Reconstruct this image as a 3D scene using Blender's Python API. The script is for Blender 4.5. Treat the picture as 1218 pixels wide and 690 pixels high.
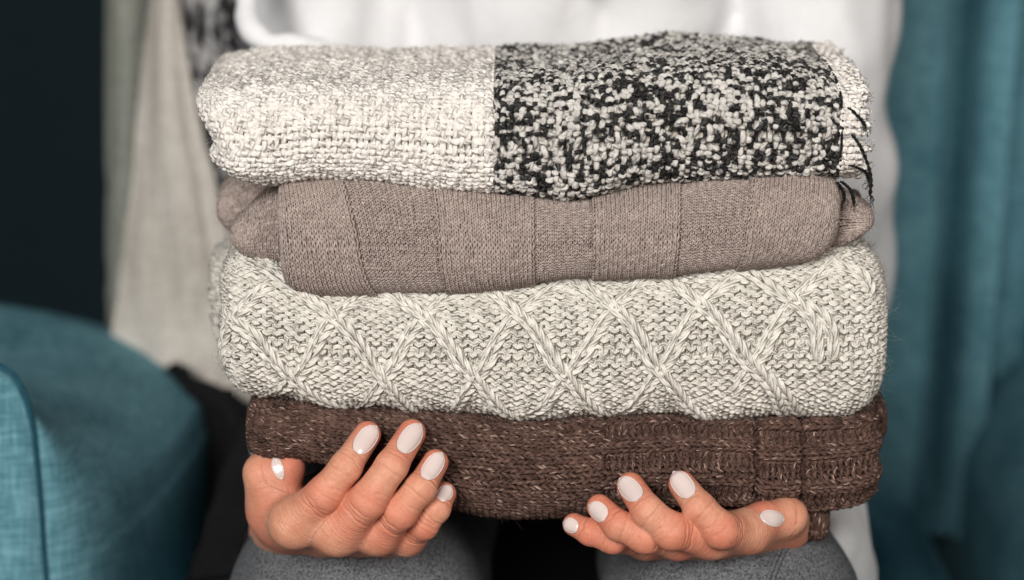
import bpy, math, random
import numpy as np
from mathutils import Vector

# ------------------------------------------------------------------ scene, camera, light
SC = bpy.context.scene
for o in list(bpy.data.objects):
    bpy.data.objects.remove(o)
COL = SC.collection
PI = math.pi
Z0 = 0.68                      # height of the middle of the stack above the floor
PITCH = math.radians(15.0)
DIST, LENS, SENSOR = 1.0, 85.0, 36.0

cam_d = bpy.data.cameras.new("camera")
cam_d.lens, cam_d.sensor_width, cam_d.sensor_fit = LENS, SENSOR, 'HORIZONTAL'
cam_d.clip_start, cam_d.clip_end = 0.02, 60.0
cam = bpy.data.objects.new("camera", cam_d)
COL.objects.link(cam)
CAM = np.array([0.0, -DIST * math.cos(PITCH), Z0 + DIST * math.sin(PITCH)])
cam.location = CAM.tolist()
cam.rotation_euler = (PI / 2 - PITCH, 0, 0)
cam_d.dof.use_dof = True
cam_d.dof.focus_distance = 1.0
cam_d.dof.aperture_fstop = 4.5
SC.camera = cam

world = bpy.data.worlds.new("World")
SC.world = world
world.use_nodes = True
bg = world.node_tree.nodes["Background"]
bg.inputs[0].default_value = (0.75, 0.88, 1.0, 1)
bg.inputs[1].default_value = 0.025


def area(name, loc, target, sx, sy, power, col):
    l = bpy.data.lights.new(name, 'AREA')
    l.shape = 'RECTANGLE'
    l.size, l.size_y, l.energy, l.color = sx, sy, power, col
    o = bpy.data.objects.new(name, l)
    COL.objects.link(o)
    o.location = loc
    o.rotation_euler = (Vector(target) - Vector(loc)).to_track_quat('-Z', 'Y').to_euler()
    return o


area("window_light", (-0.75, -2.15, 1.75), (0.02, 0.05, 0.64), 1.1, 1.0, 70.0, (1.0, 0.97, 0.93))
area("fill_light", (1.45, -1.7, 1.55), (0.25, 0.45, 0.7), 1.0, 1.0, 23.0, (1.0, 0.93, 0.86))  # unseen fill lamp, added on the right to brighten the chair back

SC.view_settings.view_transform = 'Standard'
SC.view_settings.look = 'None'
SC.view_settings.exposure = 0.0
SC.view_settings.gamma = 1.0
SC.view_settings.use_curve_mapping = False
SC.render.engine = 'CYCLES'
SC.cycles.use_denoising = True
try:
    SC.cycles.denoiser = 'OPENIMAGEDENOISE'
    SC.cycles.denoising_input_passes = 'RGB_ALBEDO_NORMAL'
    SC.cycles.denoising_prefilter = 'ACCURATE'
except Exception:
    pass
SC.cycles.max_bounces = 6
SC.cycles.diffuse_bounces = 3
SC.cycles.glossy_bounces = 2

# ------------------------------------------------------------------ numeric helpers
RNG = np.random.default_rng(7)
KPX = SENSOR / LENS / 1218.0


def P(px, py, Y):
    """the point at depth Y that the photo shows at (px, py) (arrays welcome)"""
    px, py, Y = np.broadcast_arrays(np.asarray(px, float), np.asarray(py, float), np.asarray(Y, float))
    u, v = (px - 609) * KPX, -(py - 345) * KPX
    dy = math.cos(PITCH) + v * math.sin(PITCH)
    dz = -math.sin(PITCH) + v * math.cos(PITCH)
    t = (Y - CAM[1]) / dy
    return np.stack([CAM[0] + u * t, Y, CAM[2] + dz * t], -1)


def PX(p):
    d = np.asarray(p, float) - CAM
    f = d[..., 1] * math.cos(PITCH) - d[..., 2] * math.sin(PITCH)
    up = d[..., 1] * math.sin(PITCH) + d[..., 2] * math.cos(PITCH)
    return 609 + d[..., 0] / f / KPX, 345 - up / f / KPX


def hermite(xs, ys):
    xs, ys = np.asarray(xs, float), np.asarray(ys, float)
    m = np.gradient(ys, xs)

    def f(x):
        x = np.clip(x, xs[0], xs[-1])
        i = np.clip(np.searchsorted(xs, x) - 1, 0, len(xs) - 2)
        h = xs[i + 1] - xs[i]
        t = (x - xs[i]) / h
        return ((2 * t**3 - 3 * t**2 + 1) * ys[i] + (t**3 - 2 * t**2 + t) * h * m[i]
                + (-2 * t**3 + 3 * t**2) * ys[i + 1] + (t**3 - t**2) * h * m[i + 1])
    return f


def smooth(e0, e1, x):
    t = np.clip((x - e0) / (e1 - e0), 0, 1)
    return t * t * (3 - 2 * t)


_HT = RNG.random((32, 32, 32)).astype(np.float32) * 2 - 1


def noise(x, y, z=0.0):
    """smooth value noise in -1..1"""
    x, y, z = np.broadcast_arrays(np.asarray(x, float), np.asarray(y, float), np.asarray(z, float))
    ix, iy, iz = np.floor(x).astype(int), np.floor(y).astype(int), np.floor(z).astype(int)
    fx, fy, fz = x - ix, y - iy, z - iz
    fx, fy, fz = (f * f * (3 - 2 * f) for f in (fx, fy, fz))
    r = 0
    for dx in (0, 1):
        for dy in (0, 1):
            for dz in (0, 1):
                wgt = (fx if dx else 1 - fx) * (fy if dy else 1 - fy) * (fz if dz else 1 - fz)
                r = r + wgt * _HT[(ix + dx) & 31, (iy + dy) & 31, (iz + dz) & 31]
    return r


def fbm(x, y, z=0.0, o=3):
    r, a, s = 0, 1.0, 1.0
    for k in range(o):
        r = r + a * noise(x * s + 7.3 * k, y * s + 3.1 * k, z * s + 1.7 * k)
        a, s = a * 0.5, s * 2.03
    return r


def norm(v):
    return v / np.maximum(np.linalg.norm(v, axis=-1, keepdims=True), 1e-12)


# ------------------------------------------------------------------ mesh + object helpers
def link(name, data, parent=None, **props):
    o = bpy.data.objects.new(name, data)
    COL.objects.link(o)
    if parent is not None:
        o.parent = parent
    for k, v in props.items():
        o[k] = v
    return o


def make_mesh(name, V, Q=None, mat=None, attrs=None, tris=None, flat=False):
    me = bpy.data.meshes.new(name)
    V = np.asarray(V, np.float32)
    loops, starts = [], []
    n = 0
    for F, k in ((Q, 4), (tris, 3)):
        if F is not None and len(F):
            F = np.asarray(F, np.int32)
            loops.append(F.ravel())
            starts.append(n + np.arange(len(F), dtype=np.int32) * k)
            n += F.size
    L = np.concatenate(loops)
    S = np.concatenate(starts)
    me.vertices.add(len(V))
    me.vertices.foreach_set("co", V.ravel())
    me.loops.add(len(L))
    me.loops.foreach_set("vertex_index", L)
    me.polygons.add(len(S))
    me.polygons.foreach_set("loop_start", S)
    for an, av in (attrs or {}).items():
        av = np.asarray(av, np.float32)
        if av.ndim == 1:
            a = me.attributes.new(an, 'FLOAT', 'POINT')
            a.data.foreach_set("value", av)
        else:
            a = me.attributes.new(an, 'FLOAT_VECTOR', 'POINT')
            a.data.foreach_set("vector", av.ravel())
    me.update(calc_edges=True)
    me.validate()
    me.polygons.foreach_set("use_smooth", np.full(len(me.polygons), not flat))
    if mat:
        me.materials.append(mat)
    return me


class Bag:
    """collects tube meshes, builds one object from them"""
    def __init__(s):
        s.V, s.Q, s.U, s.T, s.n = [], [], [], [], 0

    def tubes(s, pts, nrm, rad, k=6, tint=0.0, squash=1.0):
        pts = np.asarray(pts, float)
        if pts.ndim == 2:
            pts, nrm = pts[None], np.asarray(nrm)[None]
        nc, npt = pts.shape[:2]
        rad = np.broadcast_to(np.asarray(rad, float), (nc, npt))
        tint = np.broadcast_to(np.asarray(tint, float), (nc, npt))
        T = norm(np.gradient(pts, axis=1))
        B = norm(np.cross(T, nrm))
        N = np.cross(B, T)
        ang = -PI / 2 + np.linspace(0, 2 * PI, k + 1)
        ca, sa = np.cos(ang), np.sin(ang)
        V = (pts[:, :, None] + rad[:, :, None, None] * (B[:, :, None] * ca[:, None] + N[:, :, None] * (sa * squash)[:, None]))
        seg = np.linalg.norm(np.diff(pts, axis=1), axis=-1)
        u = np.concatenate([np.zeros((nc, 1)), np.cumsum(seg, 1)], 1)
        u = u + RNG.random((nc, 1)) * 0.5
        sd = RNG.random((nc, 1)) + np.zeros((nc, npt))
        U = np.stack([np.broadcast_to(u[:, :, None], V.shape[:3]),
                      np.broadcast_to(np.linspace(0, 1, k + 1), V.shape[:3]),
                      np.broadcast_to(sd[:, :, None], V.shape[:3])], -1)
        idx = np.arange(nc * npt * (k + 1)).reshape(nc, npt, k + 1) + s.n
        Q = np.stack([idx[:, :-1, :-1], idx[:, :-1, 1:], idx[:, 1:, 1:], idx[:, 1:, :-1]], -1).reshape(-1, 4)
        s.V.append(V.reshape(-1, 3))
        s.Q.append(Q)
        s.U.append(U.reshape(-1, 3))
        s.T.append(np.broadcast_to(tint[:, :, None], V.shape[:3]).reshape(-1))
        s.n += nc * npt * (k + 1)

    def mesh(s, name, mat):
        return make_mesh(name, np.concatenate(s.V), np.concatenate(s.Q), mat,
                         {"yarn": np.concatenate(s.U), "tint": np.concatenate(s.T)})


def grid_quads(na, nb, off=0):
    i = np.arange(na * nb).reshape(na, nb) + off
    return np.stack([i[:-1, :-1], i[1:, :-1], i[1:, 1:], i[:-1, 1:]], -1).reshape(-1, 4)


# ------------------------------------------------------------------ materials
def lin(r, g, b):
    f = lambda c: (c / 12.92 if c <= 0.04045 else ((c + 0.055) / 1.055) ** 2.4)
    return (f(r / 255), f(g / 255), f(b / 255), 1)


class NT:
    def __init__(s, name):
        s.m = bpy.data.materials.new(name)
        s.m.use_nodes = True
        s.t = s.m.node_tree
        s.b = s.t.nodes["Principled BSDF"]

    def n(s, typ, **kw):
        nd = s.t.nodes.new(typ)
        for k, v in kw.items():
            if k.startswith("i_"):
                key = k[2:]
                nd.inputs[int(key) if key.isdigit() else key].default_value = v
            else:
                setattr(nd, k, v)
        return nd

    def l(s, a, b):
        s.t.links.new(a, b)

    def math(s, op, a, b=None, c=None):
        nd = s.n('ShaderNodeMath', operation=op)
        for i, v in enumerate((a, b, c)):
            if v is None:
                continue
            if isinstance(v, (int, float)):
                nd.inputs[i].default_value = v
            else:
                s.l(v, nd.inputs[i])
        return nd.outputs[0]

    def mix(s, f, a, b):
        nd = s.n('ShaderNodeMix', data_type='RGBA')
        for sock, v in ((nd.inputs[0], f), (nd.inputs[6], a), (nd.inputs[7], b)):
            if isinstance(v, (int, float, tuple)):
                sock.default_value = v
            else:
                s.l(v, sock)
        return nd.outputs[2]

    def ramp(s, f, stops):
        nd = s.n('ShaderNodeValToRGB')
        while len(nd.color_ramp.elements) < len(stops):
            nd.color_ramp.elements.new(0.5)
        for e, (p, c) in zip(nd.color_ramp.elements, stops):
            e.position = p
            e.color = c if len(c) == 4 else (*c, 1)
        s.l(f, nd.inputs[0])
        return nd.outputs[0]

    def noise(s, vec, scale, detail=2.0, rough=0.5):
        nd = s.n('ShaderNodeTexNoise', i_Scale=scale, i_Detail=detail, i_Roughness=rough)
        if vec is not None:
            s.l(vec, nd.inputs['Vector'])
        return nd.outputs[0]

    def scale(s, vec, xyz):
        nd = s.n('ShaderNodeVectorMath', operation='MULTIPLY')
        s.l(vec, nd.inputs[0])
        nd.inputs[1].default_value = xyz
        return nd.outputs[0]


def yarn_mat(name, dark, light, fleck=None, plies=3, pitch=0.005, ply_depth=0.00035, fibre=0.0002, rough=0.8, sheen=0.0,
             fleck_cut=0.6, var=1.0, fleck_across=1.3, fleck_along=330.0):
    t = NT(name)
    at = t.n('ShaderNodeAttribute', attribute_name="yarn").outputs['Vector']
    ti = t.n('ShaderNodeAttribute', attribute_name="tint").outputs['Fac']
    sx = t.n('ShaderNodeSeparateXYZ')
    t.l(at, sx.inputs[0])
    u, v, sd = sx.outputs
    # twist of the plies
    ph = t.math('ADD', t.math('MULTIPLY', v, float(plies)), t.math('DIVIDE', u, pitch))
    tw = t.math('SINE', t.math('MULTIPLY', ph, 2 * PI))
    # fibre streaks follow the twist
    cb = t.n('ShaderNodeCombineXYZ')
    t.l(t.math('MULTIPLY', u, 260.0), cb.inputs[0])
    t.l(t.math('MULTIPLY', ph, 2.4), cb.inputs[1])
    t.l(t.math('MULTIPLY', sd, 91.0), cb.inputs[2])
    nf = t.noise(cb.outputs[0], 1.0, 3.0, 0.6)
    geo = t.n('ShaderNodeNewGeometry').outputs['Position']
    nb = t.noise(geo, 900.0, 2.0)
    fac = t.math('ADD', t.math('MULTIPLY', t.math('SUBTRACT', nf, 0.5), 1.5 * var), ti)
    col = t.mix(t.math('MINIMUM', t.math('MAXIMUM', fac, 0.0), 1.0), dark, light)
    if fleck:
        cb2 = t.n('ShaderNodeCombineXYZ')
        t.l(t.math('MULTIPLY', u, fleck_along), cb2.inputs[0])
        t.l(t.math('MULTIPLY', ph, fleck_across), cb2.inputs[1])
        t.l(t.math('MULTIPLY', sd, 57.0), cb2.inputs[2])
        n2 = t.noise(cb2.outputs[0], 1.0, 1.0)
        r = t.n('ShaderNodeMapRange', i_1=fleck_cut, i_2=fleck_cut + 0.07)
        t.l(n2, r.inputs[0])
        col = t.mix(r.outputs[0], col, fleck)
    t.l(col, t.b.inputs['Base Color'])
    t.b.inputs['Roughness'].default_value = rough
    t.b.inputs['Specular IOR Level'].default_value = 0.25
    t.b.inputs['Sheen Weight'].default_value = sheen
    t.b.inputs['Sheen Roughness'].default_value = 0.5
    h = t.math('ADD', t.math('MULTIPLY', tw, ply_depth), t.math('MULTIPLY', nf, fibre * 2))
    h = t.math('ADD', h, t.math('MULTIPLY', nb, fibre))
    bp = t.n('ShaderNodeBump', i_Strength=1.0, i_Distance=1.0)
    t.l(h, bp.inputs['Height'])
    t.l(bp.outputs[0], t.b.inputs['Normal'])
    return t.m


def cloth_mat(name, c1, c2, scale=900.0, weave=0.0, bump=0.0004, rough=0.85, sheen=0.0, stretch=(1, 1, 1), big=0.0):
    """woven fabric: two stretched noises crossing each other, colour and relief"""
    t = NT(name)
    co = t.n('ShaderNodeTexCoord').outputs['Object']
    a = t.noise(t.scale(co, (stretch[0], stretch[1], stretch[2])), scale, 3.0, 0.6)
    b = t.noise(t.scale(co, (0.12, 0.12, 1.0)), scale, 2.0, 0.6)
    c = t.noise(t.scale(co, (1.0, 1.0, 0.10)), scale, 2.0, 0.6)
    w = t.math('MULTIPLY', t.math('ADD', b, c), 0.5)
    f = t.math('ADD', t.math('MULTIPLY', a, 1 - weave), t.math('MULTIPLY', w, weave))
    if big:
        f = t.math('ADD', f, t.math('MULTIPLY', t.math('SUBTRACT', t.noise(co, 14.0, 3.0), 0.5), big))
    col = t.ramp(f, [(0.36, c1), (0.64, c2)])
    t.l(col, t.b.inputs['Base Color'])
    t.b.inputs['Roughness'].default_value = rough
    t.b.inputs['Specular IOR Level'].default_value = 0.2
    t.b.inputs['Sheen Weight'].default_value = sheen
    bp = t.n('ShaderNodeBump', i_Strength=0.7, i_Distance=bump)
    t.l(f, bp.inputs['Height'])
    t.l(bp.outputs[0], t.b.inputs['Normal'])
    return t.m


def skin_mat():
    t = NT("skin")
    co = t.n('ShaderNodeTexCoord').outputs['Object']
    red = t.n('ShaderNodeAttribute', attribute_name="red").outputs['Fac']
    al = t.n('ShaderNodeAttribute', attribute_name="along").outputs['Vector']
    n1 = t.noise(co, 120.0, 4.0, 0.6)
    n2 = t.noise(co, 700.0, 2.0)
    n3 = t.noise(co, 62.0, 3.0)
    base = t.ramp(n1, [(0.3, lin(204, 140, 112)), (0.7, lin(226, 168, 140))])
    base = t.mix(t.math('MULTIPLY', t.math('MAXIMUM', t.math('SUBTRACT', n3, 0.45), 0.0), 1.6), base, lin(204, 116, 92))
    base = t.mix(red, base, lin(212, 118, 94))
    base = t.mix(t.math('MULTIPLY', t.math('SUBTRACT', n2, 0.35), 0.5), base, lin(178, 108, 84))
    t.l(base, t.b.inputs['Base Color'])
    t.b.inputs['Subsurface Weight'].default_value = 0.22
    t.b.inputs['Subsurface Radius'].default_value = (1.0, 0.35, 0.18)
    t.b.inputs['Subsurface Scale'].default_value = 0.004
    t.b.inputs['Roughness'].default_value = 0.47
    t.b.inputs['Specular IOR Level'].default_value = 0.4
    # fine cross lines: long across the finger, short along it
    w = t.noise(t.scale(al, (1300.0, 120.0, 120.0)), 1.0, 2.0, 0.6)
    v = t.n('ShaderNodeTexVoronoi', feature='DISTANCE_TO_EDGE', i_Scale=950.0)
    t.l(co, v.inputs['Vector'])
    vv = t.math('MINIMUM', v.outputs[0], 0.18)
    h = t.math('ADD', t.math('MULTIPLY', w, 0.0005), t.math('MULTIPLY', vv, 0.00045))
    bp = t.n('ShaderNodeBump', i_Strength=0.8, i_Distance=1.0)
    t.l(h, bp.inputs['Height'])
    t.l(bp.outputs[0], t.b.inputs['Normal'])
    return t.m


def plain_mat(name, col, rough=0.7, spec=0.3, coat=0.0):
    t = NT(name)
    co = t.n('ShaderNodeTexCoord').outputs['Object']
    n = t.noise(co, 40.0, 3.0)
    d = tuple(c * 0.9 for c in col[:3]) + (1,)
    t.l(t.ramp(n, [(0.35, d), (0.65, col)]), t.b.inputs['Base Color'])
    t.b.inputs['Roughness'].default_value = rough
    t.b.inputs['Specular IOR Level'].default_value = spec
    t.b.inputs['Coat Weight'].default_value = coat
    t.b.inputs['Coat Roughness'].default_value = 0.08
    return t.m


M = {}
M['cream_weave'] = yarn_mat("cream_boucle", lin(218, 210, 202), lin(245, 241, 235), plies=2, pitch=0.004, ply_depth=0.00035, fibre=0.0004)
M['speckle_weave'] = yarn_mat("black_and_white_boucle", lin(16, 16, 18), lin(226, 222, 216), plies=2, pitch=0.004, ply_depth=0.0003, fibre=0.0004, var=0.25)
M['mushroom'] = yarn_mat("mushroom_yarn", lin(138, 124, 117), lin(197, 181, 173), fleck=lin(214, 202, 194), plies=2, pitch=0.003,
                         ply_depth=0.00010, fibre=0.0001, fleck_cut=0.70)
M['cable'] = yarn_mat("cream_wool", lin(199, 194, 184), lin(235, 231, 222), plies=3, pitch=0.0065, ply_depth=0.00032, fibre=0.00016)
M['brown'] = yarn_mat("brown_wool", lin(66, 47, 41), lin(122, 94, 83), fleck=lin(206, 178, 162), plies=3, pitch=0.0055,
                      ply_depth=0.0003, fibre=0.0002, fleck_cut=0.65, fleck_across=3.0, fleck_along=210.0)
M['cream_base'] = cloth_mat("cream_cloth", lin(200, 190, 176), lin(226, 218, 206), 700)
M['speckle_base'] = cloth_mat("dark_cloth", lin(24, 24, 26), lin(60, 60, 62), 500)
M['mushroom_base'] = cloth_mat("mushroom_cloth", lin(110, 90, 80), lin(150, 128, 116), 900)
M['cable_base'] = cloth_mat("wool_cloth", lin(186, 178, 162), lin(214, 206, 192), 700)
M['brown_base'] = cloth_mat("brown_cloth", lin(46, 30, 26), lin(80, 56, 48), 700)
M['skin'] = skin_mat()
M['polish'] = plain_mat("nail_polish", lin(226, 208, 203), 0.2, 0.5, 1.0)
M['shirt'] = cloth_mat("white_cotton", lin(224, 224, 226), lin(240, 240, 242), 1200, weave=0.6, bump=0.0002)
M['denim'] = cloth_mat("grey_heather", lin(46, 48, 51), lin(120, 122, 126), 1000, weave=0.25, bump=0.0004)
M['teal'] = cloth_mat("teal_linen", lin(68, 114, 127), lin(116, 164, 177), 620, weave=0.9, bump=0.0004, big=0.35)
M['piping'] = cloth_mat("teal_piping", lin(22, 62, 76), lin(40, 88, 104), 800)
M['throw_cream'] = cloth_mat("throw_cream", lin(176, 168, 158), lin(212, 206, 198), 420, weave=0.5, bump=0.0008, big=0.3)
M['throw_grey'] = cloth_mat("throw_grey", lin(118, 120, 112), lin(150, 152, 143), 420, weave=0.5, bump=0.0008)
M['shade_black'] = cloth_mat("shade_black", lin(10, 10, 12), lin(24, 24, 26), 420, bump=0.0008, sheen=0.0)  # near-black colour standing in for deep shade, used on both shade sheets
M['wall'] = plain_mat("wall_paint", lin(14, 36, 44), 0.8)
M['floor'] = plain_mat("floor_wood", lin(70, 50, 40), 0.5)
M['wood'] = plain_mat("dark_wood", lin(44, 28, 22), 0.45)
M['button'] = plain_mat("shirt_button", lin(225, 225, 225), 0.3)


def throw_speckle():
    t = NT("throw_speckle")
    co = t.n('ShaderNodeTexCoord').outputs['Object']
    n = t.noise(t.scale(co, (1, 1, 0.55)), 75.0, 3.0, 0.65)
    t.l(t.ramp(n, [(0.47, lin(22, 22, 26)), (0.57, lin(176, 174, 174))]), t.b.inputs['Base Color'])
    t.b.inputs['Roughness'].default_value = 0.9
    bp = t.n('ShaderNodeBump', i_Strength=0.8, i_Distance=0.002)
    t.l(n, bp.inputs['Height'])
    t.l(bp.outputs[0], t.b.inputs['Normal'])
    return t.m


M['throw_speckle'] = throw_speckle()

# ------------------------------------------------------------------ signed distance modelling (bodies, clothes)


def seg(p, a, b, ra, rb, sq=None):
    """distance to a tapered limb from a to b"""
    a, b = np.asarray(a, np.float32), np.asarray(b, np.float32)
    d = b - a
    q = p - a
    t = np.clip((q @ d) / max(float(d @ d), 1e-12), 0, 1)
    return np.linalg.norm(q - t[..., None] * d, axis=-1) - (ra + (rb - ra) * t)


def smin(a, b, k):
    h = np.clip(0.5 + 0.5 * (b - a) / k, 0, 1)
    return b + (a - b) * h - k * h * (1 - h)


def surface_nets(f, lo, step):
    nx, ny, nz = f.shape
    ins = f < 0
    c = [ins[i:nx - 1 + i, j:ny - 1 + j, k:nz - 1 + k] for i in (0, 1) for j in (0, 1) for k in (0, 1)]
    cnt = sum(x.astype(np.int8) for x in c)
    cell = (cnt > 0) & (cnt < 8)
    ci = np.argwhere(cell)
    idx = -np.ones(cell.shape, np.int64)
    idx[cell] = np.arange(len(ci))
    acc = np.zeros((len(ci), 3))
    num = np.zeros(len(ci))
    corners = [(i, j, k) for i in (0, 1) for j in (0, 1) for k in (0, 1)]
    for a in corners:
        for b in corners:
            if sum(abs(x - y) for x, y in zip(a, b)) != 1 or a > b:
                continue
            fa = f[ci[:, 0] + a[0], ci[:, 1] + a[1], ci[:, 2] + a[2]]
            fb = f[ci[:, 0] + b[0], ci[:, 1] + b[1], ci[:, 2] + b[2]]
            m = (fa < 0) != (fb < 0)
            t = np.where(m, fa / np.where(m, fa - fb, 1), 0)
            pt = np.array(a)[None] + t[:, None] * (np.array(b) - np.array(a))[None]
            acc[m] += pt[m]
            num[m] += 1
    V = (ci + acc / num[:, None]) * step + lo
    Q = []
    for ax in range(3):
        u, v = [(1, 2), (2, 0), (0, 1)][ax]
        s0 = [slice(None)] * 3
        s1 = [slice(None)] * 3
        s0[ax], s1[ax] = slice(0, f.shape[ax] - 1), slice(1, None)
        A, B = ins[tuple(s0)], ins[tuple(s1)]
        e = np.argwhere(A != B)
        ok = (e[:, u] > 0) & (e[:, v] > 0) & (e[:, u] < f.shape[u] - 1) & (e[:, v] < f.shape[v] - 1)
        e = e[ok]
        flip = A[e[:, 0], e[:, 1], e[:, 2]]
        du, dv = np.zeros(3, int), np.zeros(3, int)
        du[u], dv[v] = 1, 1
        g = lambda o: idx[tuple((e - o).T)]
        q = np.stack([g(du + dv), g(dv), g(0 * du), g(du)], -1)
        q[~flip] = q[~flip][:, ::-1]
        Q.append(q)
    return V, np.concatenate(Q)


def field_mesh(fun, lo, hi, step):
    lo, hi = np.asarray(lo, float), np.asarray(hi, float)
    n = np.ceil((hi - lo) / step).astype(int) + 1
    ax = [(lo[i] + step * np.arange(n[i])).astype(np.float32) for i in range(3)]
    f = np.empty(n, np.float32)
    for i0 in range(0, n[0], 24):
        X, Y, Z = np.meshgrid(ax[0][i0:i0 + 24], ax[1], ax[2], indexing='ij')
        f[i0:i0 + 24] = fun(np.stack([X, Y, Z], -1))
    return surface_nets(f, lo, step)


def grad(fun, p, e=2e-4):
    g = np.stack([fun(p + d) - fun(p - d) for d in np.eye(3, dtype=np.float32) * e], -1)
    return norm(g)



def sheet(fun, nu, nv, name, mat, parent, thick=0.0015, flip=False, **props):
    """a piece of cloth given by fun(u, v), with thickness"""
    u, v = np.meshgrid(np.linspace(0, 1, nu), np.linspace(0, 1, nv), indexing='ij')
    p = fun(u, v)
    n = norm(np.cross(np.gradient(p, axis=0), np.gradient(p, axis=1)))
    if flip:
        n = -n
    V = np.concatenate([p.reshape(-1, 3), (p - n * thick).reshape(-1, 3)])
    Q = grid_quads(nu, nv)
    Qb = Q[:, ::-1] + nu * nv
    if flip:
        Q, Qb = Q[:, ::-1], Qb[:, ::-1]
    i = np.arange(nu * nv).reshape(nu, nv)
    rim = np.concatenate([i[:, 0], i[-1, 1:], i[::-1, -1][1:], i[0, ::-1][1:]])
    R = np.stack([rim[:-1], rim[1:], rim[1:] + nu * nv, rim[:-1] + nu * nv], -1)
    if flip:
        R = R[:, ::-1]
    return link(name, make_mesh(name, V, np.concatenate([Q, Qb, R]), mat), parent, **props)


def interp_px(rows, u, v):
    """surface through rows of (px, py, depth) control points; u runs along a row, v across rows"""
    rows = [np.array([P(*q) for q in r]) for r in rows]
    out = np.zeros(u.shape + (3,))
    us = np.linspace(0, 1, len(rows[0]))
    vs = np.linspace(0, 1, len(rows))
    uu, vv = u[:, 0], v[0]
    for d in range(3):
        g = np.array([hermite(us, r[:, d])(uu) for r in rows])
        out[..., d] = np.stack([hermite(vs, g[:, i])(vv) for i in range(len(uu))])
    return out



# ------------------------------------------------------------------ room
def box(name, lo, hi, mat, parent=None, **props):
    lo, hi = np.array(lo, float), np.array(hi, float)
    V = np.array([[x, y, z] for x in (0, 1) for y in (0, 1) for z in (0, 1)]) * (hi - lo) + lo
    Q = [[0, 1, 3, 2], [4, 6, 7, 5], [0, 4, 5, 1], [2, 3, 7, 6], [0, 2, 6, 4], [1, 5, 7, 3]]
    return link(name, make_mesh(name, V, Q, mat, flat=True), parent, **props)


box("floor", (-4, -3, -0.05), (4, 3, 0), M['floor'], kind="structure")
box("wall", (-4, 1.7, 0.0), (4, 1.8, 2.8), M['wall'], kind="structure")

# ------------------------------------------------------------------ armchair
chair = bpy.data.objects.new("armchair", None)
COL.objects.link(chair)
chair['label'] = "teal linen armchair with piped arms that the person sits in"
chair['category'] = "armchair"


def slab(fun, nu, nv, name, mat, parent, thick, flip=False, **props):
    u, v = np.meshgrid(np.linspace(0, 1, nu), np.linspace(0, 1, nv), indexing='ij')
    p = fun(u, v)
    n = norm(np.cross(np.gradient(p, axis=0), np.gradient(p, axis=1))) * (-1 if flip else 1)
    V = np.concatenate([p.reshape(-1, 3), (p - n * thick).reshape(-1, 3)])
    Q = grid_quads(nu, nv)
    Qb = Q[:, ::-1] + nu * nv
    i = np.arange(nu * nv).reshape(nu, nv)
    rim = np.concatenate([i[:, 0], i[-1, 1:], i[::-1, -1][1:], i[0, ::-1][1:]])
    R = np.stack([rim[:-1], rim[1:], rim[1:] + nu * nv, rim[:-1] + nu * nv], -1)
    F = np.concatenate([Q, Qb, R])
    if flip:
        F = F[:, ::-1]
    return link(name, make_mesh(name, V, F, mat), parent, **props)


# plan of the backrest: wing, crease, cushion, crease, wing (X, Y)
BC = 0.033


def back_plan(u, z):
    k = (z - 0.45)
    x = -1.15 + 2.30 * u
    ax = np.abs(x)
    y = .446 + .060 * np.exp(-(np.abs(ax - 0.985) / .022) ** 1.4) + .012 * np.exp(-(np.abs(ax - 0.985) / .10) ** 2)
    y = y + .10 * smooth(1.09, 1.15, ax) ** 2 + .0022 * noise(x * 4, z * 6, 2.0)
    hw = np.where(x > 0, 0.234 + 0.045 * k, 0.220)            # the right crease leans outward towards the top
    return BC + x * hw, y + 0.10 * k


def back_fun(u, v):
    z = 0.40 + v * 0.85
    x, y = back_plan(u, z)
    return np.stack([x, y, z + 0 * x], -1)


slab(back_fun, 400, 30, "backrest", M['teal'], chair, 0.05, flip=False)

# the arms: a loft from the piped front panel back to the backrest
def loft(front, back, name, mirror_label=None, n=60, bulge=0.004):
    f, b = np.array([P(*q) for q in front]), np.array([P(*q) for q in back])
    s = np.linspace(0, 1, len(f))

    def fun(u, v):
        out = np.zeros(u.shape + (3,))
        for d in range(3):
            A, B = hermite(s, f[:, d])(u), hermite(s, b[:, d])(u)
            w = np.clip(v / 0.8, 0, 1)
            g = 1 - np.cos(w * PI / 2) if d == 1 else np.sin(w * PI / 2) ** 0.9
            out[..., d] = A * (1 - g) + B * g
        e = np.maximum(v - 0.8, 0) / 0.2
        out[..., 1] += 0.10 * e
        out[..., 2] -= 0.035 * e * e
        out[..., 2] += bulge * np.sin(PI * np.clip(v, 0, 1)) * smooth(0.0, 0.3, 1 - u)
        return out
    return f, s, fun


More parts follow.
